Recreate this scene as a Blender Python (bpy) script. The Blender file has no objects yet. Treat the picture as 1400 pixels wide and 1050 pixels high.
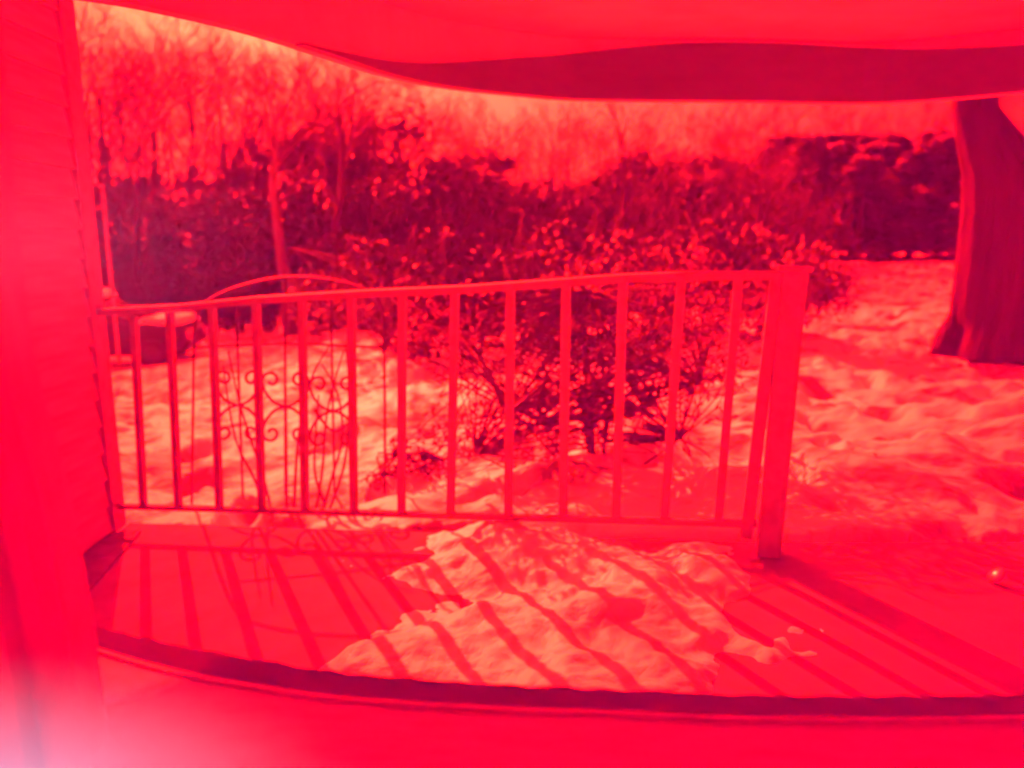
import bpy, bmesh, math, random
import numpy as np
from mathutils import Vector, Matrix, Euler
random.seed(7)
rng = np.random.default_rng(7)
sc = bpy.context.scene
C = sc.collection
R = math.radians

# ------------------------------------------------------------------ camera, sky, sun, exposure
EYE = 1.21
F = 1011.0                                   # focal length in pixels of the 1400 px wide photograph
PITCH = R(10.6)
cam_d = bpy.data.cameras.new('camera')
cam = bpy.data.objects.new('camera', cam_d)
C.objects.link(cam)
cam.location = (0, 0, EYE)
cam.rotation_euler = (R(90) - PITCH, 0, 0)
cam_d.sensor_width = 36.0
cam_d.lens = 36.0 * F / 1400.0
cam_d.clip_start = 0.01
cam_d.clip_end = 2000
cam_d.dof.use_dof = True
cam_d.dof.focus_distance = 1.6
cam_d.dof.aperture_fstop = 26.0 / 12.0       # an opening of about 12 mm; focused short, so that all is a little soft
sc.camera = cam

SUN_EL, SUN_AZ = R(30), R(-25)               # azimuth from +Y towards +X
w = bpy.data.worlds.new('World')
sc.world = w
w.use_nodes = True
nt = w.node_tree
bg = nt.nodes['Background']
sky = nt.nodes.new('ShaderNodeTexSky')
sky.sky_type = 'NISHITA'
sky.sun_disc = False
sky.sun_elevation = SUN_EL
sky.sun_rotation = SUN_AZ
sky.dust_density = 7.0
sky.air_density = 0.7
nt.links.new(sky.outputs[0], bg.inputs[0])
bg.inputs[1].default_value = 0.05
sd = bpy.data.lights.new('sun', 'SUN')
sd.energy = 5.0
sd.angle = R(0.5)
sd.color = (1.0, 0.93, 0.82)
so = bpy.data.objects.new('sun', sd)
C.objects.link(so)
SUN_DIR = Vector((math.sin(SUN_AZ) * math.cos(SUN_EL), math.cos(SUN_AZ) * math.cos(SUN_EL), math.sin(SUN_EL)))
so.rotation_euler = (-SUN_DIR).to_track_quat('-Z', 'Y').to_euler()
so.location = SUN_DIR * 60
vs = sc.view_settings
vs.view_transform = 'Standard'
vs.look = 'None'
vs.gamma = 1.0
vs.use_curve_mapping = False
vs.exposure = 6.3
sc.render.engine = 'CYCLES'
sc.cycles.max_bounces = 6
sc.cycles.transparent_max_bounces = 16

# ------------------------------------------------------------------ helpers
SP, CP = math.sin(PITCH), math.cos(PITCH)


def ray(px, py):
    u, v = (px - 700) / F, (525 - py) / F
    return Vector((u, CP + v * SP, -SP + v * CP))


def at(px, py, Y):
    d = ray(px, py)
    t = Y / d.y
    return Vector((d.x * t, Y, EYE + d.z * t))


def atz(px, py, z):
    d = ray(px, py)
    t = (z - EYE) / d.z
    return Vector((d.x * t, d.y * t, z))


def ss(a, b, x):
    t = np.clip((x - a) / (b - a), 0, 1)
    return t * t * (3 - 2 * t)


class MB:
    def __init__(s):
        s.v, s.f = [], []

    def add(s, vs_, fs):
        o = len(s.v)
        s.v += [tuple(p) for p in vs_]
        s.f += [tuple(i + o for i in f) for f in fs]
        return s

    def tube(s, pts, rad, n=6, cap=True):
        pts = [Vector(p) for p in pts]
        if not hasattr(rad, '__len__'):
            rad = [rad] * len(pts)
        o = len(s.v)
        up = None
        for i, p in enumerate(pts):
            a = pts[max(i - 1, 0)]
            b = pts[min(i + 1, len(pts) - 1)]
            t = (b - a)
            if t.length < 1e-9:
                t = Vector((0, 0, 1))
            t.normalize()
            if up is None:
                up = t.orthogonal().normalized()
            up = (up - t * up.dot(t))
            if up.length < 1e-6:
                up = t.orthogonal()
            up.normalize()
            sd_ = t.cross(up)
            for k in range(n):
                a_ = 2 * math.pi * k / n
                s.v.append(tuple(p + (up * math.cos(a_) + sd_ * math.sin(a_)) * rad[i]))
        for i in range(len(pts) - 1):
            for k in range(n):
                k2 = (k + 1) % n
                s.f.append((o + i * n + k, o + i * n + k2, o + (i + 1) * n + k2, o + (i + 1) * n + k))
        if cap:
            s.f.append(tuple(o + k for k in reversed(range(n))))
            s.f.append(tuple(o + (len(pts) - 1) * n + k for k in range(n)))
        return s

    def beam(s, a, b, wx, wz, up=(0, 0, 1)):
        """square bar from a to b, wx wide across, wz along the 'up' hint"""
        a, b = Vector(a), Vector(b)
        t = (b - a).normalized()
        u = Vector(up)
        u = (u - t * u.dot(t)).normalized()
        r = t.cross(u)
        vs_ = []
        for p in (a, b):
            for i, j in ((-1, -1), (1, -1), (1, 1), (-1, 1)):
                vs_.append(p + r * (i * wx / 2) + u * (j * wz / 2))
        return s.add(vs_, [(3, 2, 1, 0), (4, 5, 6, 7), (0, 1, 5, 4), (1, 2, 6, 5), (2, 3, 7, 6), (3, 0, 4, 7)])

    def box(s, lo, hi):
        x0, y0, z0 = lo
        x1, y1, z1 = hi
        return s.add([(x0, y0, z0), (x1, y0, z0), (x1, y1, z0), (x0, y1, z0), (x0, y0, z1), (x1, y0, z1), (x1, y1, z1), (x0, y1, z1)],
                     [(3, 2, 1, 0), (4, 5, 6, 7), (0, 1, 5, 4), (1, 2, 6, 5), (2, 3, 7, 6), (3, 0, 4, 7)])

    def mesh(s, name, mat, smooth=False):
        me = bpy.data.meshes.new(name)
        me.from_pydata(s.v, [], s.f)
        me.materials.append(mat)
        if smooth:
            for p in me.polygons:
                p.use_smooth = True
        me.update()
        return me

    def build(s, name, mat, parent=None, smooth=False, bevel=0):
        o = bpy.data.objects.new(name, s.mesh(name, mat, smooth))
        C.objects.link(o)
        if parent:
            o.parent = parent
        if bevel:
            m = o.modifiers.new('bevel', 'BEVEL')
            m.width = bevel
            m.segments = 2
            m.limit_method = 'ANGLE'
        return o


def tag(o, label=None, cat=None, group=None, kind=None):
    for k, v in (('label', label), ('category', cat), ('group', group), ('kind', kind)):
        if v:
            o[k] = v
    return o


def empty(name, loc=(0, 0, 0), rz=0, **kw):
    o = bpy.data.objects.new(name, None)
    C.objects.link(o)
    o.location = loc
    o.rotation_euler = (0, 0, rz)
    o.empty_display_size = 0.2
    return tag(o, **kw)


def copy_tree(o, parent=None):
    c = o.copy()
    C.objects.link(c)
    c.parent = parent
    for ch in list(o.children):
        copy_tree(ch, c)
    return c


# numpy value noise
_perm = rng.random((256, 256))


def vnoise(x, y):
    xi, yi = np.floor(x).astype(int), np.floor(y).astype(int)
    xf, yf = x - xi, y - yi
    u, v = xf * xf * (3 - 2 * xf), yf * yf * (3 - 2 * yf)
    g = lambda i, j: _perm[i & 255, j & 255]
    return (g(xi, yi) * (1 - u) + g(xi + 1, yi) * u) * (1 - v) + (g(xi, yi + 1) * (1 - u) + g(xi + 1, yi + 1) * u) * v


def fbm(x, y, o=4, ga=0.5):
    s, a, n = 0, 1, 0
    for i in range(o):
        s = s + a * vnoise(x * 2 ** i + 17.3 * i, y * 2 ** i + 5.1 * i)
        n += a
        a *= ga
    return s / n - 0.5


def grid_mesh(name, X, Y, Z, mat, wrap=False):
    n, m = X.shape
    co = np.stack([X, Y, Z], -1).reshape(-1, 3)
    i = np.arange(n - 1)[:, None] * m
    j = np.arange(m - 1)[None, :]
    a = (i + j).reshape(-1)
    q = np.stack([a, a + 1, a + m + 1, a + m], -1)
    me = bpy.data.meshes.new(name)
    me.vertices.add(len(co))
    me.vertices.foreach_set('co', co.reshape(-1).astype(np.float32))
    me.loops.add(q.size)
    me.loops.foreach_set('vertex_index', q.reshape(-1).astype(np.int32))
    me.polygons.add(len(q))
    me.polygons.foreach_set('loop_start', (np.arange(len(q)) * 4).astype(np.int32))
    me.polygons.foreach_set('use_smooth', np.ones(len(q), bool))
    me.update(calc_edges=True)
    me.validate()
    me.materials.append(mat)
    o = bpy.data.objects.new(name, me)
    C.objects.link(o)
    return o


# ------------------------------------------------------------------ materials
def mat(name, col, rough=0.6, noise=None, bump=None, spec=0.3, coord='Object'):
    """noise = (scale, second colour, low, high, stretch); bump = (scale, strength, distance)"""
    m = bpy.data.materials.new(name)
    m.use_nodes = True
    n = m.node_tree
    b = n.nodes['Principled BSDF']
    b.inputs['Base Color'].default_value = (*col, 1)
    b.inputs['Roughness'].default_value = rough
    b.inputs['Specular IOR Level'].default_value = spec
    tc = n.nodes.new('ShaderNodeTexCoord')
    if noise:
        sc_, c2, lo, hi, st = noise
        mp = n.nodes.new('ShaderNodeMapping')
        mp.inputs['Scale'].default_value = st
        n.links.new(tc.outputs[coord], mp.inputs[0])
        t = n.nodes.new('ShaderNodeTexNoise')
        t.inputs['Scale'].default_value = sc_
        t.inputs['Detail'].default_value = 6
        n.links.new(mp.outputs[0], t.inputs['Vector'])
        r = n.nodes.new('ShaderNodeValToRGB')
        r.color_ramp.elements[0].position = lo
        r.color_ramp.elements[1].position = hi
        r.color_ramp.elements[0].color = (*col, 1)
        r.color_ramp.elements[1].color = (*c2, 1)
        n.links.new(t.outputs['Fac'], r.inputs[0])
        n.links.new(r.outputs[0], b.inputs['Base Color'])
    if bump:
        t2 = n.nodes.new('ShaderNodeTexNoise')
        t2.inputs['Scale'].default_value = bump[0]
        t2.inputs['Detail'].default_value = 5
        mp2 = n.nodes.new('ShaderNodeMapping')
        mp2.inputs['Scale'].default_value = noise[4] if noise else (1, 1, 1)
        n.links.new(tc.outputs[coord], mp2.inputs[0])
        n.links.new(mp2.outputs[0], t2.inputs['Vector'])
        bp = n.nodes.new('ShaderNodeBump')
        bp.inputs['Strength'].default_value = bump[1]
        bp.inputs['Distance'].default_value = bump[2]
        n.links.new(t2.outputs['Fac'], bp.inputs['Height'])
        n.links.new(bp.outputs[0], b.inputs['Normal'])
    return m


SNOW = mat('snow', (0.86, 0.87, 0.90), 0.55, (1.3, (0.11, 0.09, 0.065), 0.50, 0.60, (1, 1.5, 1)), (7, 0.5, 0.08), 0.2)
SNOWP = mat('porch_snow', (0.86, 0.87, 0.90), 0.5, (2.4, (0.30, 0.28, 0.28), 0.48, 0.68, (1, 1, 1)), (40, 0.5, 0.012), 0.3)
SNOWC = mat('snow_cap', (0.86, 0.87, 0.90), 0.5, None, (12, 0.5, 0.03), 0.3)
FLOOR = mat('floor_paint', (0.11, 0.095, 0.10), 0.9, (5, (0.08, 0.07, 0.072), 0.4, 0.7, (1, 1, 1)), (60, 0.3, 0.004), 0.02)
WHITE = mat('white_paint', (0.62, 0.60, 0.57), 0.5, (9, (0.42, 0.38, 0.34), 0.5, 0.75, (1, 1, 1)), (40, 0.3, 0.004))
RAILP = mat('rail_paint', (0.115, 0.10, 0.10), 0.8, (14, (0.07, 0.06, 0.058), 0.45, 0.75, (1, 1, 1)), (60, 0.3, 0.004))
SIDING = mat('siding_paint', (0.16, 0.15, 0.145), 0.7, (6, (0.12, 0.11, 0.105), 0.4, 0.7, (1, 0.3, 3)), (50, 0.3, 0.004))
SILLP = mat('sill_paint', (0.16, 0.15, 0.145), 0.7, (7, (0.11, 0.10, 0.098), 0.45, 0.7, (1, 3, 1)), (50, 0.3, 0.003))
RUBBER = mat('black_rubber', (0.006, 0.006, 0.008), 0.9, None, (80, 0.5, 0.004), 0.0)
DARKBEAM = mat('dark_beam', (0.018, 0.014, 0.013), 0.8, (4, (0.013, 0.010, 0.009), 0.4, 0.7, (1, 6, 6)), (30, 0.4, 0.006))
CEIL = mat('ceiling_paint', (0.22, 0.20, 0.19), 0.6, (3, (0.15, 0.14, 0.13), 0.4, 0.7, (1, 1, 1)), None)
IRON = mat('black_iron', (0.016, 0.013, 0.013), 0.7, None, (90, 0.3, 0.002), 0.08)
BARK = mat('bark', (0.022, 0.016, 0.014), 0.9, (7, (0.010, 0.007, 0.006), 0.4, 0.65, (1, 1, 0.2)), (18, 0.8, 0.03), 0.1)
BARK2 = mat('pale_bark', (0.07, 0.058, 0.05), 0.9, (7, (0.035, 0.028, 0.023), 0.4, 0.65, (1, 1, 0.2)), (18, 0.8, 0.03), 0.1)
SHADEBARK = mat('shaded_bark', (0.010, 0.0075, 0.0065), 0.9, (7, (0.005, 0.004, 0.0035), 0.4, 0.65, (1, 1, 0.2)), (18, 0.9, 0.04), 0.02)  # bark copy darkened so the trunk's sunlit side reads as shaded
TWIG = mat('twig', (0.032, 0.024, 0.019), 0.9, None, None, 0.1)
LEAF2 = mat('near_leaf', (0.14, 0.07, 0.05), 0.7, (3, (0.06, 0.04, 0.03), 0.4, 0.6, (1, 1, 1)), None, 0.05)
LEAF = mat('shrub_leaf', (0.022, 0.03, 0.013), 0.7, (3, (0.036, 0.034, 0.018), 0.45, 0.65, (1, 1, 1)), None, 0.12)
NEEDLE = mat('conifer_needles', (0.022, 0.032, 0.014), 0.7, (1.2, (0.027, 0.034, 0.016), 0.4, 0.65, (1, 1, 1)), None, 0.2)
DRYLEAF = mat('dry_leaf', (0.14, 0.08, 0.04), 0.7, (2, (0.08, 0.05, 0.025), 0.4, 0.6, (1, 1, 1)), None, 0.2)
SOIL = mat('bare_soil', (0.05, 0.038, 0.03), 0.95, (8, (0.025, 0.02, 0.016), 0.4, 0.65, (1, 1, 1)), (20, 0.8, 0.03), 0.1)
CARP = mat('car_paint', (0.012, 0.011, 0.012), 0.5, None, None, 0.15)
CARG = mat('car_glass', (0.02, 0.02, 0.022), 0.08, None, None, 0.5)
TYRE = mat('tyre_rubber', (0.02, 0.02, 0.02), 0.8, None, None)
METAL = mat('grey_metal', (0.03, 0.03, 0.03), 0.5, None, None, 0.3)
LAMPG = mat('lamp_lens', (0.25, 0.03, 0.03), 0.2, None, None, 0.5)

# ------------------------------------------------------------------ layout of the porch
RA, RB = at(160, 700, 3.77), at(1045, 712, 2.93)          # the two ends of the railing in plan
RDIR = Vector((RB.x - RA.x, RB.y - RA.y, 0)).normalized()
RN = Vector((-RDIR.y, RDIR.x, 0))                         # away from the house


def onrail(px, py, off=0.0):
    d = ray(px, py)
    p0 = Vector((RA.x, RA.y, 0)) + RN * off
    t = (p0.x * RN.x + p0.y * RN.y) / (d.x * RN.x + d.y * RN.y)
    return Vector((d.x * t, d.y * t, EYE + d.z * t))


FL, FR = onrail(160, 726), onrail(1050, 757)              # floor under the rail's ends


def deck_z(x):
    s = np.clip((x - FL.x) / (FR.x - FL.x), -0.3, 1.0)
    return FL.z + (FR.z - FL.z) * s


def deck_edge_y(x):
    s = np.clip((x - RA.x) / (RB.x - RA.x), -0.3, 1.0)
    return RA.y + (RB.y - RA.y) * s + 0.12


# ------------------------------------------------------------------ ground
def ground_base(x, y):
    d = np.hypot(x, y)
    u = x / np.maximum(y, 0.5)
    left = ss(0.25, -0.55, u) if False else 1 - ss(-0.6, 0.25, u)
    zl = -0.30 - 0.085 * np.clip(d - 4, 0, 14) - 0.02 * np.clip(d - 18, 0, 12)
    zr = -0.04 - 0.02 * np.clip(d - 3, 0, 8) + 0.027 * np.clip(d - 20, 0, 40)
    zl = zl + 0.03 * np.clip(d - 30, 0, 60)
    return zr * (1 - left) + zl * left


def ground_z(x, y):
    x, y = np.asarray(x, float), np.asarray(y, float)
    return ground_base(x, y) + 0.0


th = np.concatenate([np.linspace(-180, -50, 60), np.linspace(-49.8, 49.8, 560), np.linspace(50, 180, 60)])
rr = np.exp(np.linspace(math.log(0.6), math.log(900), 620))
TH, RR = np.meshgrid(np.radians(th), rr)
GX, GY = RR * np.sin(TH), RR * np.cos(TH)
GZ = ground_base(GX, GY)
bump_ = 0.35 * fbm(GX * 0.45, GY * 0.45, 3) + 0.42 * fbm(GX * 1.1 + 9, GY * 1.3, 4, 0.55) + 0.07 * fbm(GX * 5, GY * 5, 3)
pits = np.clip(fbm(GX * 2.6 + 40, GY * 2.6 + 3, 2) - 0.12, 0, 1) * -0.8
CARPOS = at(150, 497, 16.5)
amp = (ss(2.5, 5, RR) * 0.75 + 0.3) * (0.12 + 0.88 * ss(2.5, 4.5, np.hypot(GX - CARPOS.x, GY - CARPOS.y)))
GZ = np.where(np.hypot(GX - CARPOS.x, GY - CARPOS.y) < 12, GZ + (CARPOS.z - float(ground_base(CARPOS.x, CARPOS.y))) * (1 - ss(2.5, 7, np.hypot(GX - CARPOS.x, GY - CARPOS.y))), GZ)
GZ = GZ + (bump_ + pits) * amp * (1 - 0.4 * ss(30, 80, RR))
inside = (GY < deck_edge_y(GX) + 0.02) & (GX > -2.6)
edge = ss(-0.02, 0.5, GY - deck_edge_y(GX))
lim = deck_z(GX) - 0.03
GZ = np.where(GX > -2.6, np.where(GY < deck_edge_y(GX) + 0.05, -0.9, np.minimum(GZ, lim + edge * 0.5)), GZ)
g = grid_mesh('snow_ground', GX, GY, GZ, SNOW)
tag(g, kind='structure')

# ------------------------------------------------------------------ porch floor
fx = np.linspace(-2.12, 4.2, 60)
m = MB()
for i in range(len(fx) - 1):
    a, b = fx[i], fx[i + 1]
    za, zb = float(deck_z(a)), float(deck_z(b))
    ya, yb = float(deck_edge_y(a)), float(deck_edge_y(b))
    m.add([(a, -0.5, za), (b, -0.5, zb), (b, yb, zb), (a, ya, za), (a, -0.5, za - 0.2), (b, -0.5, zb - 0.2), (b, yb, zb - 0.2), (a, ya, za - 0.2)],
          [(0, 1, 2, 3), (7, 6, 5, 4), (3, 2, 6, 7), (1, 0, 4, 5)])
pf = m.build('porch_floor', FLOOR)
tag(pf, kind='structure')

# drifted snow lying on the porch floor
sx, sy = np.meshgrid(np.linspace(-1.75, 4.1, 420), np.linspace(0.6, 3.9, 260))
thick = 0.03 + 0.03 * fbm(sx * 18, sy * 18, 3) + 0.17 * fbm(sx * 1.6 + 3, sy * 2.2 + 8, 4, 0.55) + 0.05 * fbm(sx * 6, sy * 6, 3)
pw = 0.75 * fbm(sx * 1.6, sy * 1.6 + 20, 4, 0.6)
mask = ss(-0.95, -0.25, sx + pw - 0.25 * (sy - 2.2)) * ss(1.2, 0.45, sx + pw + 0.1 * (sy - 2)) * 0.125 - 0.09
SZ = deck_z(sx) + np.maximum(thick + mask, -0.03)
far = ss(-0.02, 0.06, deck_edge_y(sx) - sy)
SZ = np.where(far > 0, SZ * 1.0 - (1 - far) * 0.1, deck_z(sx) - 0.12)
ps = grid_mesh('porch_snow', sx, sy, SZ, SNOWP)
tag(ps, kind='stuff', label='lumpy drifted snow lying on the porch floor')

# ------------------------------------------------------------------ railing
rail = empty('porch_railing', (0, 0, 0), label='painted porch railing with square balusters and a leaning end post', cat='railing')
tl, tr = onrail(128, 424), onrail(1075, 378)
tops = [(128, 427), (240, 422), (350, 411), (500, 402), (640, 396), (780, 386), (850, 381), (960, 377), (1075, 377)]
m = MB()
tp = [onrail(*p) for p in tops]
for a, b in zip(tp[:-1], tp[1:]):
    m.beam(a, b + (b - a) * 0.0, 0.05, 0.03)
# one swept board rather than butted bars
m = MB()
n = len(tp)
vs_ = []
for p in tp:
    for dx, dz in ((-0.032, -0.016), (0.032, -0.016), (0.032, 0.014), (0.02, 0.02), (-0.02, 0.02), (-0.032, 0.014)):
        vs_.append(p + RN * dx + Vector((0, 0, dz)))
fs = []
for i in range(n - 1):
    for k in range(6):
        k2 = (k + 1) % 6
        fs.append((i * 6 + k, i * 6 + k2, (i + 1) * 6 + k2, (i + 1) * 6 + k))
fs += [tuple(range(6))[::-1], tuple((n - 1) * 6 + k for k in range(6))]
m.add(vs_, fs).build('top_rail', RAILP, rail)
MB().beam(onrail(155, 692), onrail(1035, 716), 0.035, 0.028).build('bottom_rail', RAILP, rail, bevel=0.004)
bars = [((183, 432), (196, 691)), ((232, 428), (244, 693)), ((290, 421), (300, 695)), ((350, 414), (358, 696)), ((413, 410), (417, 698)),
        ((480, 406), (484, 700)), ((550, 403), (549, 702)), ((622, 400), (616, 704)), ((698, 394), (695, 706)), ((774, 389), (770, 708)),
        ((852, 384), (842, 710)), ((932, 381), (908, 712)), ((1010, 379), (982, 714))]
for t_, b_ in bars:
    a, b = onrail(*t_), onrail(*b_)
    MB().beam(b, a, 0.036, 0.030, up=RN).build('baluster', RAILP, rail, bevel=0.003)
# leaning end post: a square post with a board on its left face, cap and foot
pb, pt = onrail(1050, 757), onrail(1086, 371)
MB().beam(pb, pt, 0.095, 0.095, up=RN).build('end_post', RAILP, rail, bevel=0.006)
pb2, pt2 = onrail(1020, 735, -0.01), onrail(1062, 382, -0.01)
MB().beam(pb2, pt2, 0.05, 0.04, up=RN).build('post_board', RAILP, rail, bevel=0.004)
MB().beam(pt, pt + (pt - pb).normalized() * 0.022, 0.125, 0.125, up=RN).build('post_cap', RAILP, rail, bevel=0.006)
wa, wb = onrail(146, 722), onrail(133, 416)
MB().beam(wa, wb, 0.05, 0.05, up=RN).build('wall_post', RAILP, rail, bevel=0.004)

# ------------------------------------------------------------------ house wall with clapboards (left)
WX = at(140, 500, 3.80).x
hw = empty('house_wall', (WX, 3.8, 0), label='clapboard house wall with corner board at the porch end', cat='wall')


def rel(o, root):
    o.matrix_parent_inverse = Matrix.Translation(root.location).inverted()
    return o


WY0, WY1 = 1.0, 3.80
m = MB().box((WX - 0.25, WY0, -0.85), (WX - 0.03, WY1, 2.9))
rel(m.build('wall_core', SIDING, hw), hw)
z = float(deck_z(WX)) + 0.03
i = 0
pm = MB().add([(0.024, 0, 0), (-0.02, 0, 0), (-0.02, 0, 0.155), (-0.002, 0, 0.155), (0.024, 2.7, 0), (-0.02, 2.7, 0), (-0.02, 2.7, 0.155), (-0.002, 2.7, 0.155)],
              [(0, 1, 2, 3), (7, 6, 5, 4), (0, 3, 7, 4), (1, 0, 4, 5), (2, 1, 5, 6), (3, 2, 6, 7)]).mesh('plank', SIDING)
while z < 2.75:
    o = bpy.data.objects.new('plank', pm)
    C.objects.link(o)
    o.parent = hw
    o.location = (random.uniform(-0.001, 0.001), WY0 - 3.8, z)
    z += 0.142
rel(MB().box((WX - 0.03, WY1 - 0.1, float(deck_z(WX)) + 0.02), (WX + 0.034, WY1 + 0.02, 2.85)).build('corner_board', RAILP, hw, bevel=0.004), hw)
rel(MB().box((WX - 0.03, WY0, float(deck_z(WX)) - 0.3), (WX - 0.004, WY1 - 0.02, float(deck_z(WX)) + 0.03)).build('foundation', SOIL, hw), hw)

# dark sheet for bare boards, with the wall's shadow in its colour
m = MB()
mx = [WX + 0.02, WX + 0.36]
m.add([(mx[0], 1.2, float(deck_z(mx[0])) + 0.004), (mx[1] + 0.25, 1.2, float(deck_z(mx[1] + 0.25)) + 0.004), (mx[1] - 0.2, 3.72, float(deck_z(mx[1] - 0.2)) + 0.004), (mx[0], 3.72, float(deck_z(mx[0])) + 0.004)] +
      [(mx[0], 1.2, float(deck_z(mx[0])) + 0.016), (mx[1] + 0.25, 1.2, float(deck_z(mx[1] + 0.25)) + 0.016), (mx[1] - 0.2, 3.72, float(deck_z(mx[1] - 0.2)) + 0.016), (mx[0], 3.72, float(deck_z(mx[0])) + 0.016)],
      [(3, 2, 1, 0), (4, 5, 6, 7), (0, 1, 5, 4), (1, 2, 6, 5), (2, 3, 7, 6), (3, 0, 4, 7)])
tag(m.build('shaded_boards', SOIL), 'bare boards and painted wall shadow on the porch floor against the clapboard wall', 'mat')

# ------------------------------------------------------------------ porch roof: curved eave
roof = empty('porch_roof', (0, 0, EYE + 0.8), label='curved porch eave with pale ceiling and a dark header beam', cat='roof')
eave_px = [(-160, -120), (-40, -45), (60, -8), (190, 14), (330, 46), (440, 80), (520, 105), (600, 121), (700, 132), (800, 139), (1000, 141), (1200, 143), (1400, 128), (1600, 105)]
ZE = EYE + 0.85
ep = [atz(x, y, ZE) for x, y in eave_px]


def sweep(pts, prof):
    """profile points (inward, height) swept along a plan curve"""
    m = MB()
    n = len(pts)
    k = len(prof)
    for i, p in enumerate(pts):
        t = (pts[min(i + 1, n - 1)] - pts[max(i - 1, 0)])
        t.z = 0
        t.normalize()
        inn = Vector((t.y, -t.x, 0))
        for a, h in prof:
            m.v.append(tuple(p + inn * a + Vector((0, 0, h))))
    for i in range(n - 1):
        for j in range(k):
            j2 = (j + 1) % k
            m.f.append((i * k + j, i * k + j2, (i + 1) * k + j2, (i + 1) * k + j))
    m.f.append(tuple(reversed(range(k))))
    m.f.append(tuple((n - 1) * k + j for j in range(k)))
    return m


def smooth_pts(pts, k=6):
    out = []
    n = len(pts)
    for i in range(n - 1):
        p0, p1, p2, p3 = pts[max(i - 1, 0)], pts[i], pts[i + 1], pts[min(i + 2, n - 1)]
        for j in range(k):
            t = j / k
            out.append(0.5 * ((2 * p1) + (p2 - p0) * t + (2 * p0 - 5 * p1 + 4 * p2 - p3) * t * t + (3 * p1 - p0 - 3 * p2 + p3) * t ** 3))
    out.append(pts[-1].copy())
    return out


eps_ = smooth_pts(ep)
rel(sweep(eps_, [(0, 0), (0.06, 0), (0.06, 0.34), (0, 0.34)]).build('header_trim', CEIL, roof), roof)
bm_ = sweep(eps_[27:], [(0.062, -0.004), (0.11, -0.004), (0.11, 1.0), (0.062, 1.0)])
for i, p in enumerate(eps_[27:]):
    q = (p.x / p.y)
    hh = -0.0035 + 0.32 * float(ss(-0.34, 0.26, q)) - 0.09 * float(ss(0.34, 0.75, q))
    for k in (2, 3):
        v_ = bm_.v[i * 4 + k]
        bm_.v[i * 4 + k] = (v_[0], v_[1], p.z + hh)
rel(bm_.build('header_beam', DARKBEAM, roof), roof)
m = MB()
inner = [Vector((p.x, 0.9, p.z)) for p in eps_]
vs_ = []
for p, q in zip(eps_, inner):
    vs_ += [p + Vector((0, 0.12, 0.341)), q + Vector((0, 0, 0.341)), q + Vector((0, 0, 0.45)), p + Vector((0, 0.12, 0.45))]
fs = []
for i in range(len(eps_) - 1):
    for j in range(4):
        j2 = (j + 1) % 4
        fs.append((i * 4 + j, (i + 1) * 4 + j, (i + 1) * 4 + j2, i * 4 + j2))
rel(m.add(vs_, fs).build('ceiling', CEIL, roof), roof)

# ------------------------------------------------------------------ window: sill, black seal, stile and the red glass
win = empty('window', (0, 0.6, 0.7), label='bowed window sill and stile with black seal under red glass', cat='window')
ZS = EYE - 0.50
top_px = [(-60, 790), (20, 822), (95, 847), (180, 868), (270, 887), (430, 914), (560, 927), (700, 936), (850, 942), (1000, 949), (1200, 951), (1400, 949), (1600, 944)]
bot_px = [(-60, 800), (20, 838), (95, 870), (180, 898), (270, 920), (430, 946), (560, 957), (700, 965), (850, 970), (1000, 977), (1200, 979), (1400, 976), (1600, 970)]
tp_ = smooth_pts([atz(x, y, ZS) for x, y in top_px])
bp_ = smooth_pts([atz(x, y, ZS) for x, y in bot_px])
m = MB()
vs_, fs = [], []
for i, (a, b) in enumerate(zip(tp_, bp_)):
    j = 0.002 * math.sin(i * 2.3) + random.uniform(-0.0012, 0.0012)
    vs_ += [a + Vector((0, j, -0.0)), b, b - Vector((0, 0, 0.03)), a + Vector((0, j, -0.03))]
for i in range(len(tp_) - 1):
    for k in range(4):
        k2 = (k + 1) % 4
        fs.append((i * 4 + k, i * 4 + k2, (i + 1) * 4 + k2, (i + 1) * 4 + k))
rel(m.add(vs_, fs).build('seal_strip', RUBBER, win), win)
# sill board on the near side of the seal, with a shallow groove along its edge
m = MB()
vs_, fs = [], []
rows = [(0.0, -0.002), (0.006, -0.002), (0.0065, 0.003), (0.012, 0.004), (0.0125, 0.0), (0.06, 0.0), (0.13, 0.004), (0.16, 0.005), (0.19, 0.005), (0.19, -0.04), (0.0, -0.04)]
for b in bp_:
    for dy, dz in rows:
        vs_.append(Vector((b.x, max(b.y - dy, 0.536 if dy > 0.15 else 0), b.z + dz)))
k_ = len(rows)
for i in range(len(bp_) - 1):
    for k in range(k_):
        k2 = (k + 1) % k_
        fs.append((i * k_ + k, (i + 1) * k_ + k, (i + 1) * k_ + k2, i * k_ + k2))
rel(m.add(vs_, fs).build('sill', SILLP, win), win)
# left stile, leaning into the frame towards the sill
YS = 0.60
ed = [(-60, -200), (-30, 200), (2, 480), (35, 610), (62, 710), (88, 850), (106, 960), (118, 1050)]
ep2 = smooth_pts([at(x, y, YS) for x, y in ed], 4)
m = MB()
vs_, fs = [], []
for p in ep2:
    vs_ += [p, p + Vector((-0.012, -0.012, 0)), p + Vector((-0.03, -0.012, 0)), p + Vector((-0.034, -0.03, 0)), p + Vector((-0.5, -0.03, 0)), p + Vector((-0.5, 0.04, 0)), p + Vector((0, 0.04, 0))]
for i in range(len(ep2) - 1):
    for k in range(7):
        k2 = (k + 1) % 7
        fs.append((i * 7 + k, (i + 1) * 7 + k, (i + 1) * 7 + k2, i * 7 + k2))
rel(m.add(vs_, fs).build('stile', SILLP, win, smooth=False), win)
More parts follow.
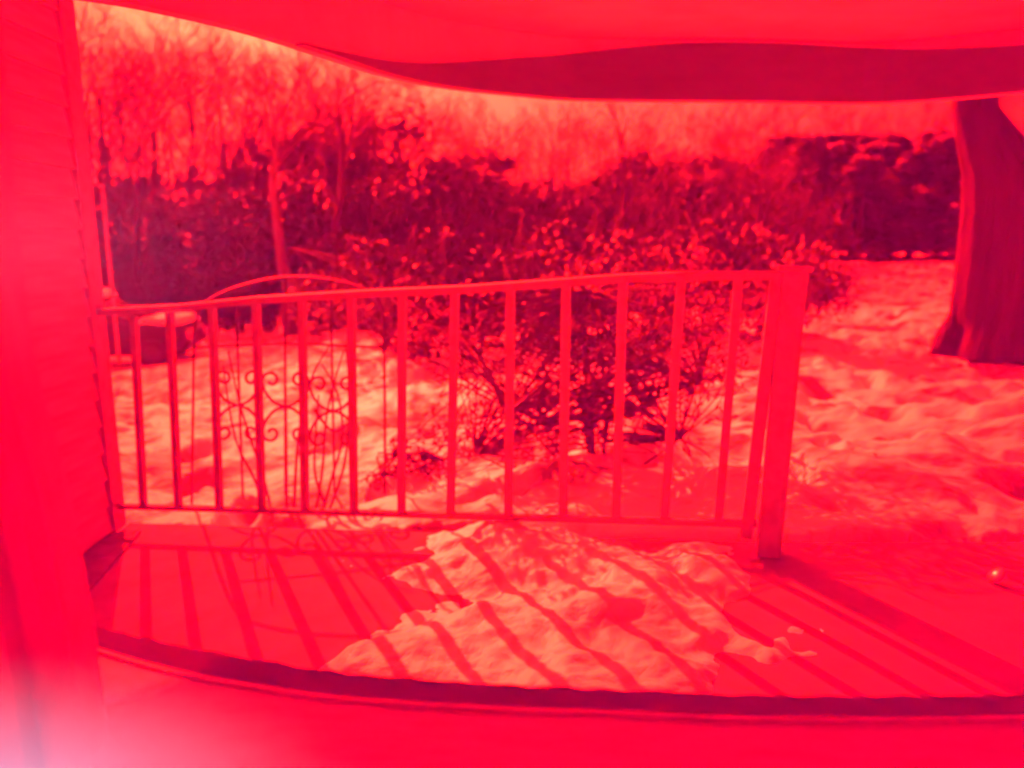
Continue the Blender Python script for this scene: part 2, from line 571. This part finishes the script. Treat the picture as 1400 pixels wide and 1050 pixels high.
# red glass: a solid slab whose body absorbs green and blue
gm = bpy.data.materials.new('red_glass')
gm.use_nodes = True
gn = gm.node_tree
for nd in list(gn.nodes):
    if nd.type != 'OUTPUT_MATERIAL':
        gn.nodes.remove(nd)
va = gn.nodes.new('ShaderNodeVolumeAbsorption')
T = (0.95, 0.0053, 0.0026)
THK, DENS = 0.012, 700.0
va.inputs['Color'].default_value = tuple(1 + math.log(t) / (THK * DENS) for t in T) + (1,)
va.inputs['Density'].default_value = DENS
gn.links.new(va.outputs[0], [n_ for n_ in gn.nodes if n_.type == 'OUTPUT_MATERIAL'][0].inputs['Volume'])
rel(MB().box((-1.6, 0.52, 0.2), (1.6, 0.52 + THK, 2.3)).build('red_pane', gm, win), win)
# added scattering slab before the glass; its reddish veil imitates camera flare
fm = bpy.data.materials.new('flare_veil')
fm.use_nodes = True
fn = fm.node_tree
for nd in list(fn.nodes):
    if nd.type != 'OUTPUT_MATERIAL':
        fn.nodes.remove(nd)
vsn = fn.nodes.new('ShaderNodeVolumeScatter')
vsn.inputs['Color'].default_value = (1.0, 0.001, 0.10, 1)
vsn.inputs['Density'].default_value = 64.0
fn.links.new(vsn.outputs[0], [n_ for n_ in fn.nodes if n_.type == 'OUTPUT_MATERIAL'][0].inputs['Volume'])
rel(MB().box((-1.6, 0.515, 0.2), (1.6, 0.518, 2.3)).build('veil_slab', fm, win), win)
# added patches of scattering that imitate glare, fading towards their rims
def glare_patch(name, px, py, rx, rz, dens, col, tilt=0.0):
    c = at(px, py, 0.506)
    sm_ = bpy.data.materials.new('glare_patch')
    sm_.use_nodes = True
    n = sm_.node_tree
    for nd in list(n.nodes):
        if nd.type != 'OUTPUT_MATERIAL':
            n.nodes.remove(nd)
    v = n.nodes.new('ShaderNodeVolumeScatter')
    v.inputs['Color'].default_value = (*col, 1)
    tc = n.nodes.new('ShaderNodeTexCoord')
    mp = n.nodes.new('ShaderNodeMapping')
    mp.inputs['Scale'].default_value = (1 / rx, 0.0, 1 / rz)
    gr = n.nodes.new('ShaderNodeTexGradient')
    gr.gradient_type = 'SPHERICAL'
    mu = n.nodes.new('ShaderNodeMath')
    mu.operation = 'MULTIPLY'
    mu.inputs[1].default_value = dens
    n.links.new(tc.outputs['Object'], mp.inputs[0])
    n.links.new(mp.outputs[0], gr.inputs[0])
    pw_ = n.nodes.new('ShaderNodeMath')
    pw_.operation = 'POWER'
    pw_.inputs[1].default_value = 2.2
    n.links.new(gr.outputs['Fac'], pw_.inputs[0])
    n.links.new(pw_.outputs[0], mu.inputs[0])
    n.links.new(mu.outputs[0], v.inputs['Density'])
    n.links.new(v.outputs[0], [n_ for n_ in n.nodes if n_.type == 'OUTPUT_MATERIAL'][0].inputs['Volume'])
    o = MB().box((-rx, -0.002, -rz), (rx, 0.002, rz)).build(name, sm_, win)
    o.matrix_parent_inverse = Matrix.Translation(win.location).inverted()
    o.location = c
    o.rotation_euler = (0, tilt, 0)


glare_patch('glare_patch', 0, 1085, 0.30, 0.13, 170.0, (0.95, 0.62, 0.72))
glare_patch('glare_patch', 60, 330, 0.26, 0.12, 10.0, (0.9, 0.40, 0.6))
rel(MB().box((-1.7, 0.50, 0.1), (1.7, 0.55, 0.199)).build('pane_rail', SILLP, win), win)

# ------------------------------------------------------------------ plants
def branch(mb, p, d, length, r, depth, spread, n_side, tmb=None, droop=0.0, seg=5):
    pts, rad = [p.copy()], [r]
    q, dd = p.copy(), d.normalized()
    kids = []
    for i in range(seg):
        dd = (dd + Vector((random.gauss(0, 1), random.gauss(0, 1), random.gauss(0, 0.6) + droop)) * 0.13).normalized()
        q = q + dd * (length / seg)
        rr_ = r * (1 - 0.72 * (i + 1) / seg)
        pts.append(q.copy())
        rad.append(max(rr_, 0.005))
        kids.append((q.copy(), dd.copy(), rr_))
    mb.tube(pts, rad, 6 if r > 0.06 else (4 if r > 0.02 else 3), cap=False)
    if depth <= 0:
        return
    tgt = tmb or mb
    for k in range(n_side):
        i = random.choice(range(1, seg)) if depth < 3 else random.choice(range(2, seg))
        c, dd, rr_ = kids[i]
        side = dd.orthogonal().normalized()
        side.rotate(Matrix.Rotation(random.uniform(0, 6.28), 3, dd))
        nd_ = (dd * (1 - spread) + side * spread + Vector((0, 0, 0.15))).normalized()
        branch(tgt, c, nd_, length * random.uniform(0.42, 0.7), max(rr_ * 0.62, 0.005), depth - 1, spread, n_side, tgt, droop)


def bare_tree(name, h, r, label, bark, forks=4, seed=0, fork_at=0.3, group='bare trees in the wood'):
    random.seed(seed)
    root = empty(name, label=label, cat='tree', group=group)
    tr = MB()
    pts, rad = [], []
    x = y = 0
    n = 9
    for i in range(n + 1):
        t = i / n
        pts.append(Vector((x, y, h * t - 0.15)))
        rad.append(r * (1.35 if i == 0 else 1) * (1 - 0.85 * t))
        x += random.gauss(0, 0.012 * h)
        y += random.gauss(0, 0.012 * h)
    tr.tube(pts, rad, 9)
    tr.build('trunk', bark, root, smooth=True)
    cr = MB()
    for k in range(forks):
        t = fork_at + (0.95 - fork_at) * (k + random.random() * 0.7) / forks
        i = min(int(t * n), n - 1)
        f = t * n - i
        p = pts[i].lerp(pts[i + 1], f)
        a = random.uniform(0, 6.28)
        d = Vector((math.cos(a), math.sin(a), random.uniform(0.7, 1.5)))
        branch(cr, p, d, h * random.uniform(0.28, 0.42) * (1.15 - 0.5 * t), r * 0.42 * (1 - 0.55 * t), 3, 0.45, 5, droop=0.12)
    cr.build('crown', TWIG, root)
    return root


def leaf_cloud(mb, centers, n, size, rnd, flat=0.3):
    for _ in range(n):
        c, rad = random.choice(centers)
        v = Vector((random.gauss(0, 1), random.gauss(0, 1), random.gauss(0, 1)))
        v = v.normalized() * rad * random.random() ** 0.4
        p = Vector(c) + v
        q = Euler((random.uniform(0, 6.28), random.uniform(-1.0, 1.0), random.uniform(0, 6.28))).to_matrix()
        s = size * random.uniform(0.6, 1.3)
        vs_ = [q @ Vector(t_) * s + p for t_ in ((0, -0.5, 0), (0.2, 0, 0.04), (0, 0.5, 0), (-0.2, 0, 0.04))]
        mb.add(vs_, [(0, 1, 2, 3)])


def conifer(name, h, rad, label, seed, group):
    random.seed(seed)
    root = empty(name, label=label, cat='tree', group=group)
    MB().tube([(0, 0, -0.2), (0, 0, h * 0.5), (0.05, 0, h * 0.96)], [h * 0.022, h * 0.014, 0.02], 8).build('trunk', BARK, root, smooth=True)
    m = MB()
    cs = []
    for i in range(60):
        t = random.random() ** 1.2
        zz = h * (0.07 + 0.88 * t)
        rr_ = rad * (1 - t) ** 0.75 * random.uniform(0.55, 1.1) + 0.1
        a = random.uniform(0, 6.28)
        cs.append((Vector((math.cos(a) * rr_ * 0.7, math.sin(a) * rr_ * 0.7, zz)), rad * 0.32 * (1.15 - 0.7 * t)))
    for _ in range(7000):
        c, r_ = random.choice(cs)
        v = Vector((random.gauss(0, 1), random.gauss(0, 1), random.gauss(0, 0.6))).normalized() * r_ * random.random() ** 0.4
        p = c + v
        out = Vector((p.x, p.y, -0.35 * math.hypot(p.x, p.y))).normalized() * random.uniform(0.22, 0.5)
        sd_ = Vector((-out.y, out.x, random.uniform(-0.2, 0.2))).normalized() * random.uniform(0.05, 0.12)
        m.add([p - sd_, p + out * 0.5 - sd_ * 1.3, p + out, p + sd_], [(0, 1, 2, 3)])
    m.build('crown', NEEDLE, root)
    return root


def place(o, x, y, rz=0, s=1.0, dz=0.0):
    o.location = (x, y, float(ground_z(x, y)) + dz)
    o.rotation_euler = (0, 0, rz)
    o.scale = (s, s, s * random.uniform(0.92, 1.08))


def xat(px, Y):
    return (px - 700) / F * Y * 1.0


# bare wood: four kinds copied through the belt of trees behind the yard
protos = [bare_tree('bare_tree', 8.5, 0.16, 'tall dark bare tree with an even crown in the winter wood', BARK, 7, 11, 0.25),
          bare_tree('bare_tree', 8.0, 0.12, 'slender pale barked bare tree in the winter wood', BARK2, 6, 23, 0.35),
          bare_tree('bare_tree', 7.6, 0.20, 'stout low forking bare tree in the winter wood', BARK, 8, 37, 0.15),
          bare_tree('bare_tree', 7.0, 0.09, 'thin twiggy bare sapling in the winter wood', BARK, 8, 41, 0.12)]
random.seed(99)


def top_elev(px):
    xs = [100, 300, 500, 600, 800, 1000, 1060, 1100, 1200, 1450]
    ys = [40, 78, 112, 148, 165, 170, 170, 135, 125, 125]
    return np.interp(px, xs, ys)


spots = []
for ring, (Y0, Y1, cnt) in enumerate(((22, 27, 24), (28, 36, 34), (38, 52, 46))):
    for k in range(cnt):
        px = 90 + (1090 - 90) * (k + random.uniform(0.1, 0.9)) / cnt
        spots.append((px, random.uniform(Y0, Y1)))
for k in range(22):
    spots.append((1050 + 470 * (k + random.uniform(0.1, 0.9)) / 22, random.uniform(56, 80)))
used = set()
for i, (px, Y) in enumerate(spots):
    k = random.choice((0, 0, 1, 2, 3, 3))
    if k not in used:
        used.add(k)
        o = protos[k]
    else:
        o = copy_tree(protos[k])
    x = xat(px, Y)
    H_ = (8.5, 8.0, 7.6, 7.0)[k]
    topz = at(px, top_elev(px) + random.uniform(-25, 60), Y).z
    s = max(0.45, (topz - float(ground_z(x, Y))) / (H_ * 1.12))
    place(o, x, Y, random.uniform(0, 6.28), s)

# the near pair whose forks stand out against the bright sky
t = bare_tree('forked_tree', 6.6, 0.17, 'dark tree whose forked limbs stand out above the wood', BARK, 6, 58, 0.5, None)
place(t, xat(470, 20), 20, 0.4)
t = bare_tree('pale_tree', 6.2, 0.2, 'pale straight trunk standing behind the iron trellis', BARK2, 5, 61, 0.55, None)
place(t, xat(398, 19), 19, 1.1)

# dense thicket of stems and brush under the wood
random.seed(5)
m = MB()
for _ in range(6500):
    px = random.uniform(60, 1120)
    Y = random.uniform(21, 50)
    x = xat(px, Y)
    z0 = float(ground_z(x, Y)) - 0.1
    hh = random.uniform(0.6, 2.0) * (1 + Y / 30)
    lean = Vector((random.gauss(0, 0.18), random.gauss(0, 0.18), 1)) * hh
    p = Vector((x, Y, z0))
    m.tube([p, p + lean * 0.5 + Vector((random.gauss(0, .06), 0, 0)), p + lean], [random.uniform(0.015, 0.06), 0.02, 0.006], 3, cap=False)
cs = []
for _ in range(420):
    px = random.uniform(60, 1130)
    Y = random.uniform(23, 52)
    x = xat(px, Y)
    cs.append((Vector((x, Y, float(ground_z(x, Y)) + random.uniform(0.3, 1.6) * (1 + Y / 25))), random.uniform(0.7, 1.5)))
leaf_cloud(m, cs, 42000, 0.24, 0)
tag(m.build('undergrowth', TWIG), 'tangled brown undergrowth filling the foot of the wood', kind='stuff')

# evergreens on the right, beyond the field
pc = [conifer('evergreen_tree', 9.0, 2.6, 'broad dark evergreen beyond the snowy field', 3, 'evergreens beyond the field'),
      conifer('evergreen_tree', 8.0, 2.1, 'narrow dark evergreen beyond the snowy field', 8, 'evergreens beyond the field')]
random.seed(21)
ev = [(1090, 34, 9), (1130, 46, 0), (1165, 40, 0), (1200, 49, 0), (1235, 44, 0), (1275, 47, 0), (1315, 42, 0), (1350, 38, 0), (1395, 44, 0), (1430, 36, 0), (1180, 56, 0), (1255, 58, 0), (1330, 57, 0), (1110, 55, 0), (1475, 45, 0), (1400, 56, 0), (1075, 50, 0), (1145, 60, 0), (1185, 47, 0), (1215, 60, 0), (1255, 50, 0), (1290, 60, 0), (1160, 52, 0), (1300, 53, 0), (1050, 47, 0), (1230, 54, 0)]
for i, (px, Y, _) in enumerate(ev):
    o = pc[i] if i < 2 else copy_tree(pc[i % 2])
    x = xat(px, Y)
    topz = at(px, random.uniform(168, 215), Y).z
    h0 = 9.0 if i % 2 == 0 else 8.0
    s = (topz - float(ground_z(x, Y))) / h0
    place(o, x, Y, random.uniform(0, 6), s)
    o.scale = (s * 1.7, s * 1.7, s)

# ragged dark-leaved trees standing among the bare wood on the left; they shade the yard in front of them
def ragged_tree(seed):
    random.seed(seed)
    root = empty('ragged_tree', label='x', cat='tree', group='ragged trees among the bare wood')
    MB().tube([(0, 0, -0.3), (0.1, 0, 1.2), (0.0, 0.1, 2.6), (0.15, 0, 4.4)], [0.16, 0.12, 0.08, 0.02], 7).build('trunk', BARK, root, smooth=True)
    m = MB()
    lobes = []
    for i in range(26):
        z = random.uniform(0.5, 4.6)
        r_ = 1.5 * math.sqrt(max(0.05, 1 - ((z - 1.9) / 3.0) ** 2))
        a = random.uniform(0, 6.28)
        q = random.random() ** 0.5 * r_
        lobes.append((Vector((math.cos(a) * q, math.sin(a) * q, z)), random.uniform(0.28, 0.75)))
    for c, r_ in lobes:
        st_ = Vector((0, 0, max(0.2, c.z - 1.0)))
        m.tube([st_, st_.lerp(c, .5) + Vector((0, 0, .1)), c + (c - st_) * random.uniform(0.1, 0.6)], [0.03, 0.018, 0.004], 3, cap=False)
    leaf_cloud(m, lobes, 5200, 0.2, 0)
    m.build('crown', LEAF, root)
    return root


pr = [ragged_tree(4), ragged_tree(19), ragged_tree(33)]
# they shade the yard in front of them
lw = [(285, 24, 262, 'ragged dark tree in the wood above the left half of the trellis'), (360, 22, 255, 'ragged dark tree in the wood directly behind the trellis arch'), (440, 23, 240, 'taller ragged dark tree in the wood right of the trellis arch'),
      (515, 21, 235, 'ragged dark tree in the wood between trellis and leafy shrub'), (590, 24, 225, 'ragged dark tree in the wood over the left end of the leafy shrub'), (215, 26, 270, 'ragged dark tree in the wood above the parked car'), (670, 25, 230, 'ragged dark tree standing high behind the leafy shrub')]
for i, (px, Y, py, lb) in enumerate(lw):
    o = pr[i] if i < 3 else copy_tree(pr[i % 3])
    o['label'] = lb
    x = xat(px, Y)
    s = (at(px, py, Y).z - float(ground_z(x, Y))) / 4.8
    place(o, x, Y, random.uniform(0, 6), s)
    o.scale = (s * 1.3, s * 1.3, s)

mid = [(455, 28, 165), (500, 31, 150), (548, 30, 140), (600, 33, 205), (640, 29, 195), (690, 32, 200), (735, 34, 265), (775, 33, 250), (815, 31, 225), (855, 29, 200), (905, 32, 195), (955, 30, 200), (1005, 33, 212), (1045, 36, 215),
       (400, 34, 190), (345, 33, 215), (290, 34, 230), (235, 33, 225), (180, 32, 235), (140, 30, 240)]
for i, (px, Y, py) in enumerate(mid):
    o = copy_tree(pr[i % 3])
    o['label'] = 'shaggy dark tree in the middle depth of the wood'
    o['group'] = 'shaggy trees in the depth of the wood'
    x = xat(px, Y)
    s = (at(px, py, Y).z - float(ground_z(x, Y))) / 4.9
    place(o, x, Y, random.uniform(0, 6), s)
    o.scale = (s * 0.95, s * 0.95, s)

# the big trunk at the right
random.seed(77)
bt = empty('big_tree', label='massive dark tree trunk with flared base in the snowy yard', cat='tree')
tb = at(1356, 462, 9.3)
bt.location = tb
tm = MB()
nn = 72
prof = [(-0.25, 0.60), (0.0, 0.545), (0.10, 0.52), (0.30, 0.495), (0.9, 0.485), (1.6, 0.475), (2.0, 0.46), (2.35, 0.36), (2.75, 0.24), (3.3, 0.20), (4.6, 0.17)]
cx = [0, 0, 0, 0.0, 0.0, 0.0, -0.06, -0.28, -0.52, -0.60, -0.56]
for (zz, r_), ox in zip(prof, cx):
    for k in range(nn):
        a = 2 * math.pi * k / nn
        flare = (1 + (0.16 * math.sin(a * 5 + 0.6) if zz < 0.3 else 0.0) + 0.03 * math.sin(a * 11 + zz * 1.3) + 0.022 * math.sin(a * 27 + zz * 2.1 + math.sin(zz * 4)) + random.uniform(-0.012, 0.012))
        tm.v.append((ox + math.cos(a) * r_ * flare, math.sin(a) * r_ * flare, zz))
for i in range(len(prof) - 1):
    for k in range(nn):
        k2 = (k + 1) % nn
        tm.f.append((i * nn + k, i * nn + k2, (i + 1) * nn + k2, (i + 1) * nn + k))
tm.build('trunk', SHADEBARK, bt, smooth=True)
cr = MB()
for p, d, L, r_ in (((0.1, 0, 1.9), (0.75, 0.1, 1.0), 2.6, 0.30), ((-0.2, 0, 2.9), (-0.8, 0.3, 1.0), 2.6, 0.10), ((-0.3, 0, 3.6), (0.5, -0.5, 1.0), 2.5, 0.14), ((-0.3, 0, 5.0), (-0.4, -0.4, 1), 2.5, 0.12)):
    branch(cr, Vector(p), Vector(d), L, r_, 3, 0.45, 4)
cr.build('crown', SHADEBARK, bt)


# leafy shrubs
def shrub(name, label, cat, lobes, nleaf, size, stems, seed, loc, lm=LEAF, group=None, ntw=16):
    random.seed(seed)
    root = empty(name, loc, label=label, cat=cat, group=group)
    m = MB()
    for (a, b, r0, r1) in stems:
        a, b = Vector(a), Vector(b)
        mid = a.lerp(b, 0.5) + Vector((random.gauss(0, .04), random.gauss(0, .04), 0))
        m.tube([a, a.lerp(mid, .5) + Vector((random.gauss(0, .01), 0, 0)), mid, b], [r0, r0 * .85, (r0 + r1) / 2, r1], 5)
    # side twigs towards the leaf lobes
    for c, r_ in lobes:
        for _ in range(ntw):
            a = Vector(random.choice(stems)[1])
            e = Vector(c) + Vector((random.gauss(0, 1), random.gauss(0, 1), random.gauss(0, .7))) * r_ * 0.6
            mm = a.lerp(e, .5) + Vector((random.gauss(0, .05), random.gauss(0, .05), .03))
            m.tube([a, mm, e], [0.007, 0.005, 0.003], 3, cap=False)
    m.build('stem', BARK, root)
    m = MB()
    leaf_cloud(m, [(Vector(c), r_) for c, r_ in lobes], nleaf, size, 0)
    lf = m.build('leaves', lm, root)
    lf['kind'] = 'stuff'
    return root


def P(px, py, Y, o):
    return tuple(at(px, py, Y) - Vector(o))


base = at(815, 690, 4.3)
base.z = at(815, 690, 4.3).z
st = []
for (px, py, Y, r0, r1) in ((797, 540, 4.3, .034, .028), (790, 400, 4.35, .03, .012), (810, 400, 4.3, .018, .01), (700, 560, 4.1, .014, .007), (740, 580, 4.2, .014, .007), (880, 560, 4.4, .014, .006), (930, 600, 4.2, .012, .005), (850, 470, 4.5, .016, .007), (650, 620, 4.2, .01, .005), (960, 520, 4.5, .012, .005)):
    st.append(((random.gauss(0, .03), random.gauss(0, .03), -0.05), P(px, py, Y, base), r0, r1))
lob = []
random.seed(31)
for (px, py, r_) in ((640, 430, .22), (585, 425, .16), (700, 440, .24), (760, 425, .24), (815, 440, .22), (870, 450, .26), (930, 440, .26), (985, 430, .22), (1035, 410, .16), (620, 500, .22), (690, 520, .26), (760, 530, .28), (840, 530, .26), (910, 520, .28), (970, 540, .22), (600, 590, .2), (660, 590, .2), (720, 600, .18), (860, 610, .22), (930, 620, .22), (990, 500, .16), (570, 640, .14), (820, 600, .16), (640, 470, .2), (1000, 460, .2), (560, 460, .14), (880, 380, .2), (960, 375, .2), (790, 375, .18)):
    lob.append((P(px, py, random.uniform(4.15, 4.8), base), r_))
shrub('leafy_shrub', 'dense leafy shrub with a dark stem pressed against the railing', 'shrub', lob, 2500, 0.062, st, 3, base, LEAF2)

# small dry-leaved sprig at the foot of the railing
b2 = at(552, 680, 4.4)
lob = [(P(px, py, 4.4, b2), r_) for px, py, r_ in ((540, 640, .1), (575, 655, .11), (510, 660, .09), (600, 640, .08), (545, 610, .07))]
st = [((0, 0, 0), P(px, py, 4.4, b2), .006, .003) for px, py in ((520, 650), (545, 620), (580, 640), (600, 625))]
shrub('dry_sprig', 'small sprig with curled dry leaves poking out of the snow', 'plant', lob, 150, 0.06, st, 6, b2, DRYLEAF)

BUSH = ['', 'second evergreen bush from the left in the thicket behind the railing', 'evergreen bush third from the left in the thicket, beside the shrub stem',
        'tall evergreen bush behind the dark shrub stem, fourth from the left', 'evergreen bush in the middle of the thicket, fifth from the left', 'taller evergreen bush sixth from the left behind the railing',
        'evergreen bush behind the end post of the railing', 'small low evergreen bush at the left end of the thicket', 'low evergreen bush at the right end of the thicket beside the field']
# thicket of evergreen bushes behind the first shrub
random.seed(12)
proto = None
for i, (px, top, Y, w_) in enumerate(((570, 300, 11, 1.1), (650, 285, 12, 1.2), (730, 295, 11, 1.2), (810, 275, 12.5, 1.3), (890, 290, 11.5, 1.2), (970, 270, 12.5, 1.3), (1045, 285, 11.5, 1.0), (530, 350, 13, .9), (1090, 320, 14, 0.9))):
    x = xat(px, Y)
    z0 = float(ground_z(x, Y))
    if proto is None:
        lob = [((random.gauss(0, .55), random.gauss(0, .4), random.uniform(.3, 1.75)), random.uniform(.25, .45)) for _ in range(22)]
        st = [((random.gauss(0, .1), random.gauss(0, .1), -0.1), (random.gauss(0, .6), random.gauss(0, .4), random.uniform(1.1, 2.1)), .025, .008) for _ in range(14)]
        proto = o = shrub('evergreen_bush', 'evergreen bush above the curl of the dry sprig, leftmost of the tall bushes', 'shrub', lob, 3600, 0.13, st, 14, (x, Y, z0), LEAF, 'evergreen bushes behind the railing', 2)
    else:
        o = copy_tree(proto)
        o['label'] = BUSH[i]
        o.location = (x, Y, z0)
    tz = at(px, top, Y).z
    s = (tz - z0) / 2.05
    o.scale = (s * w_, s, s)
    o.rotation_euler = (0, 0, random.uniform(0, 6.28))

# thin bare canes by the trellis
random.seed(44)
b3 = at(420, 715, 4.05)
canes = empty('bare_canes', b3, label='thin bare canes rising through the snow beside the trellis', cat='shrub')
for pl in (((432, 738), (452, 660), (468, 600), (462, 540), (440, 498)), ((425, 735), (440, 650), (448, 560), (470, 480)), ((378, 735), (362, 660), (330, 560), (312, 480)),
           ((365, 720), (350, 660), (322, 600), (305, 500)), ((435, 735), (470, 640), (478, 540), (472, 470)), ((402, 700), (408, 600), (425, 520), (452, 470)), ((430, 560), (455, 590), (480, 575)),
           ((392, 700), (391, 560), (389, 480)), ((445, 690), (430, 640), (436, 540))):
    pts = smooth_pts([at(x, y, 4.05 + 0.1 * random.random()) - b3 for x, y in pl], 4)
    n = len(pts)
    m = MB().tube(pts, [0.011 * (1 - .6 * i / n) for i in range(n)], 5)
    o = m.build('cane', TWIG, canes)

# ------------------------------------------------------------------ iron trellis with scrolls
YT = 4.35
b4 = at(395, 690, YT)
tre = empty('iron_trellis', b4, label='arched wrought iron trellis with curled scrolls behind the railing', cat='trellis')


def Q(px, py):
    return at(px, py, YT) - b4


def wire(name, px, r=0.012, k=6):
    return MB().tube(smooth_pts([Q(*p) for p in px], k), r, 6).build(name, IRON, tre, smooth=True)


wire('arch', [(262, 700), (264, 560), (268, 440), (290, 408), (345, 387), (397, 379), (450, 383), (497, 396), (522, 425), (526, 540), (526, 700)], 0.009)
for x0, y0, x1 in ((322, 395, 333), (390, 380, 390), (452, 384, 458)):
    wire('upright', [(x0, y0), ((x0 + x1) / 2, 550), (x1, 705)], 0.009)
wire('cross_bar', [(264, 475), (390, 470), (526, 475)], 0.009)


def scroll(cx_, cy_, sx_, sy_):
    pts = [(cx_, cy_)]
    pts += [(cx_ + sx_ * 14, cy_ + sy_ * 5), (cx_ + sx_ * 26, cy_ + sy_ * 18), (cx_ + sx_ * 31, cy_ + sy_ * 32)]
    ox, oy = cx_ + sx_ * 19, cy_ + sy_ * 36
    for i in range(9):
        a = i * 0.75
        r_ = 12.5 * (1 - i / 11)
        pts.append((ox + sx_ * math.cos(a) * r_, oy + sy_ * math.sin(a) * r_))
    return pts


for cx_, cy_ in ((325, 554), (390, 556), (455, 562)):
    for sx_ in (-1, 1):
        for sy_ in (-1, 1):
            wire('scroll', scroll(cx_, cy_, sx_, sy_), 0.010, 3)

# ------------------------------------------------------------------ things in the yard
# bare soil under the shrub
m = MB()
pts = [at(x, y, Y) for x, y, Y in ((812, 690, 3.9), (860, 684, 4.0), (930, 690, 3.8), (1000, 720, 3.4), (985, 742, 3.25), (900, 735, 3.35), (840, 722, 3.55))]


def car(name, label, px, base_py, Y, rz):
    p = at(px, base_py, Y)
    root = empty(name, p, rz, label=label, cat='car')
    sec = [(-2.05, .55, .80), (-1.95, .30, .98), (-1.2, .26, 1.0), (-.2, .26, 1.0), (1.1, .26, .98), (1.9, .30, .88), (2.08, .45, .75)]
    m = MB()
    W = .84
    for x, lo, hi in sec:
        ww = W * (0.9 if abs(x) > 1.9 else 1)
        m.v += [(x, -ww, lo), (x, -ww * 1.02, (lo + hi) / 2), (x, -ww * .95, hi), (x, ww * .95, hi), (x, ww * 1.02, (lo + hi) / 2), (x, ww, lo)]
    for i in range(len(sec) - 1):
        for k in range(6):
            k2 = (k + 1) % 6
            m.f.append((i * 6 + k, i * 6 + k2, (i + 1) * 6 + k2, (i + 1) * 6 + k))
    m.f += [(5, 4, 3, 2, 1, 0), tuple(36 + k for k in range(6))]
    m.build('body', CARP, root, bevel=.04)
    g_ = MB()
    g_.add([(-1.8, -.78, .985), (-1.8, .78, .985), (.95, .78, .985), (.95, -.78, .985), (-1.35, -.62, 1.44), (-1.35, .62, 1.44), (.15, .62, 1.46), (.15, -.62, 1.46)],
           [(0, 1, 5, 4), (1, 2, 6, 5), (2, 3, 7, 6), (3, 0, 4, 7)])
    g_.build('cabin_glass', CARG, root)
    MB().add([(-1.4, -.66, 1.441), (-1.4, .66, 1.441), (.2, .66, 1.461), (.2, -.66, 1.461), (-1.36, -.62, 1.49), (-1.36, .62, 1.49), (.15, .62, 1.51), (.15, -.62, 1.51)],
             [(3, 2, 1, 0), (4, 5, 6, 7), (0, 1, 5, 4), (1, 2, 6, 5), (2, 3, 7, 6), (3, 0, 4, 7)]).build('roof', CARP, root)
    for y_ in (-.6, .6):
        for xx, s_ in ((-1.4, 1), (-.35, 1), (.2, 1)):
            pass
    for xx in (-1.3, 1.32):
        for yy in (-.78, .78):
            wl = MB().tube([(xx, yy - .1, .31), (xx, yy + .1, .31)], .31, 16).build('wheel', TYRE, root)
            s_ = -.105 if yy < 0 else .105
            MB().tube([(xx, yy + s_ * .9, .31), (xx, yy + s_ * 1.08, .31)], .19, 12).build('rim', METAL, wl)
    for yy in (-.6, .6):
        MB().box((2.0, yy - .16, .60), (2.09, yy + .16, .74)).build('tail_light', LAMPG, root)
    # snow lying on the roof and bonnet is a thing of its own in life, but it rides on the car
    def cap(x0, x1, y, z_, h_):
        xs, ys = np.meshgrid(np.linspace(x0, x1, 18), np.linspace(-y, y, 14))
        e = np.minimum(np.minimum(xs - x0, x1 - xs) / .12, np.minimum(xs * 0 + ys + y, y - ys) / .12)
        zz = z_ + h_ * np.sqrt(np.clip(e, 0, 1)) * (0.85 + .5 * fbm(xs * 2, ys * 2, 3))
        o = grid_mesh('snow_cap', xs, ys, zz, SNOWC)
        o.parent = root
        o['label'] = 'snow lying on the car'
    cap(-1.4, .2, .64, 1.50, .16)
    cap(1.0, 1.95, .74, .93, .16)
    return root


car('parked_car', 'dark parked car with snow on its roof below the yard', 142, 497, 16.5, R(8))

random.seed(3)
hp = at(437, 418, 21)
xs, ys = np.meshgrid(np.linspace(-.62, .62, 30), np.linspace(-.45, .45, 20))
zz = np.clip(1 - (xs / .62) ** 2, 0, 1) ** .6 * np.clip(1 - (ys / .45) ** 2, 0, 1) ** .6 * .32 * (1 + .6 * fbm(xs * 4, ys * 4, 3)) - .05
o = grid_mesh('snow_heap', xs, ys, zz, SNOWC)
o.location = hp
tag(o, 'small bright sunlit heap of snow below the trellis arch', 'snow heap')

pp = at(159, 455, 12)
pole = empty('slim_pole', pp, label='slim pale pole standing beside the snowy car', cat='pole')
MB().tube([(0, 0, -.5), (0, 0, 2.3)], .026, 8).build('shaft', RAILP, pole, smooth=True)
MB().tube([(0, 0, 2.3), (0, 0, 2.34)], .04, 8).build('pole_cap', RAILP, pole)

# glossy flakes added only to make bright glints
GLINT = mat('glint_gloss', (0.10, 0.09, 0.10), 0.22, None, None, 1.0)
for px, py, z_, lb, rad in ((1362, 786, None, 'added glossy flake making a glint on the bare porch floor', 0.038), (1189, 628, 0.03, 'added glossy flake making a glint out on the snowy yard', 0.045)):
    p = atz(px, py, float(deck_z(1.3)) + 0.034) if z_ is None else atz(px, py, z_)
    me = bpy.data.meshes.new('glint_flake')
    bm = bmesh.new()
    bmesh.ops.create_icosphere(bm, subdivisions=3, radius=rad)
    hv = (SUN_DIR + (Vector((0, 0, EYE)) - p).normalized()).normalized()      # flat side turned to throw the sun at the camera
    for v in bm.verts:
        k_n = v.co.dot(hv)
        v.co -= hv * k_n * 0.74
        v.co *= 1 + 0.03 * math.sin(v.co.x * 90 + v.co.y * 70)
    bm.to_mesh(me)
    bm.free()
    for f in me.polygons:
        f.use_smooth = True
    me.materials.append(GLINT)
    o = bpy.data.objects.new('glint_flake', me)
    C.objects.link(o)
    o.location = p
    tag(o, lb, 'ice flake')
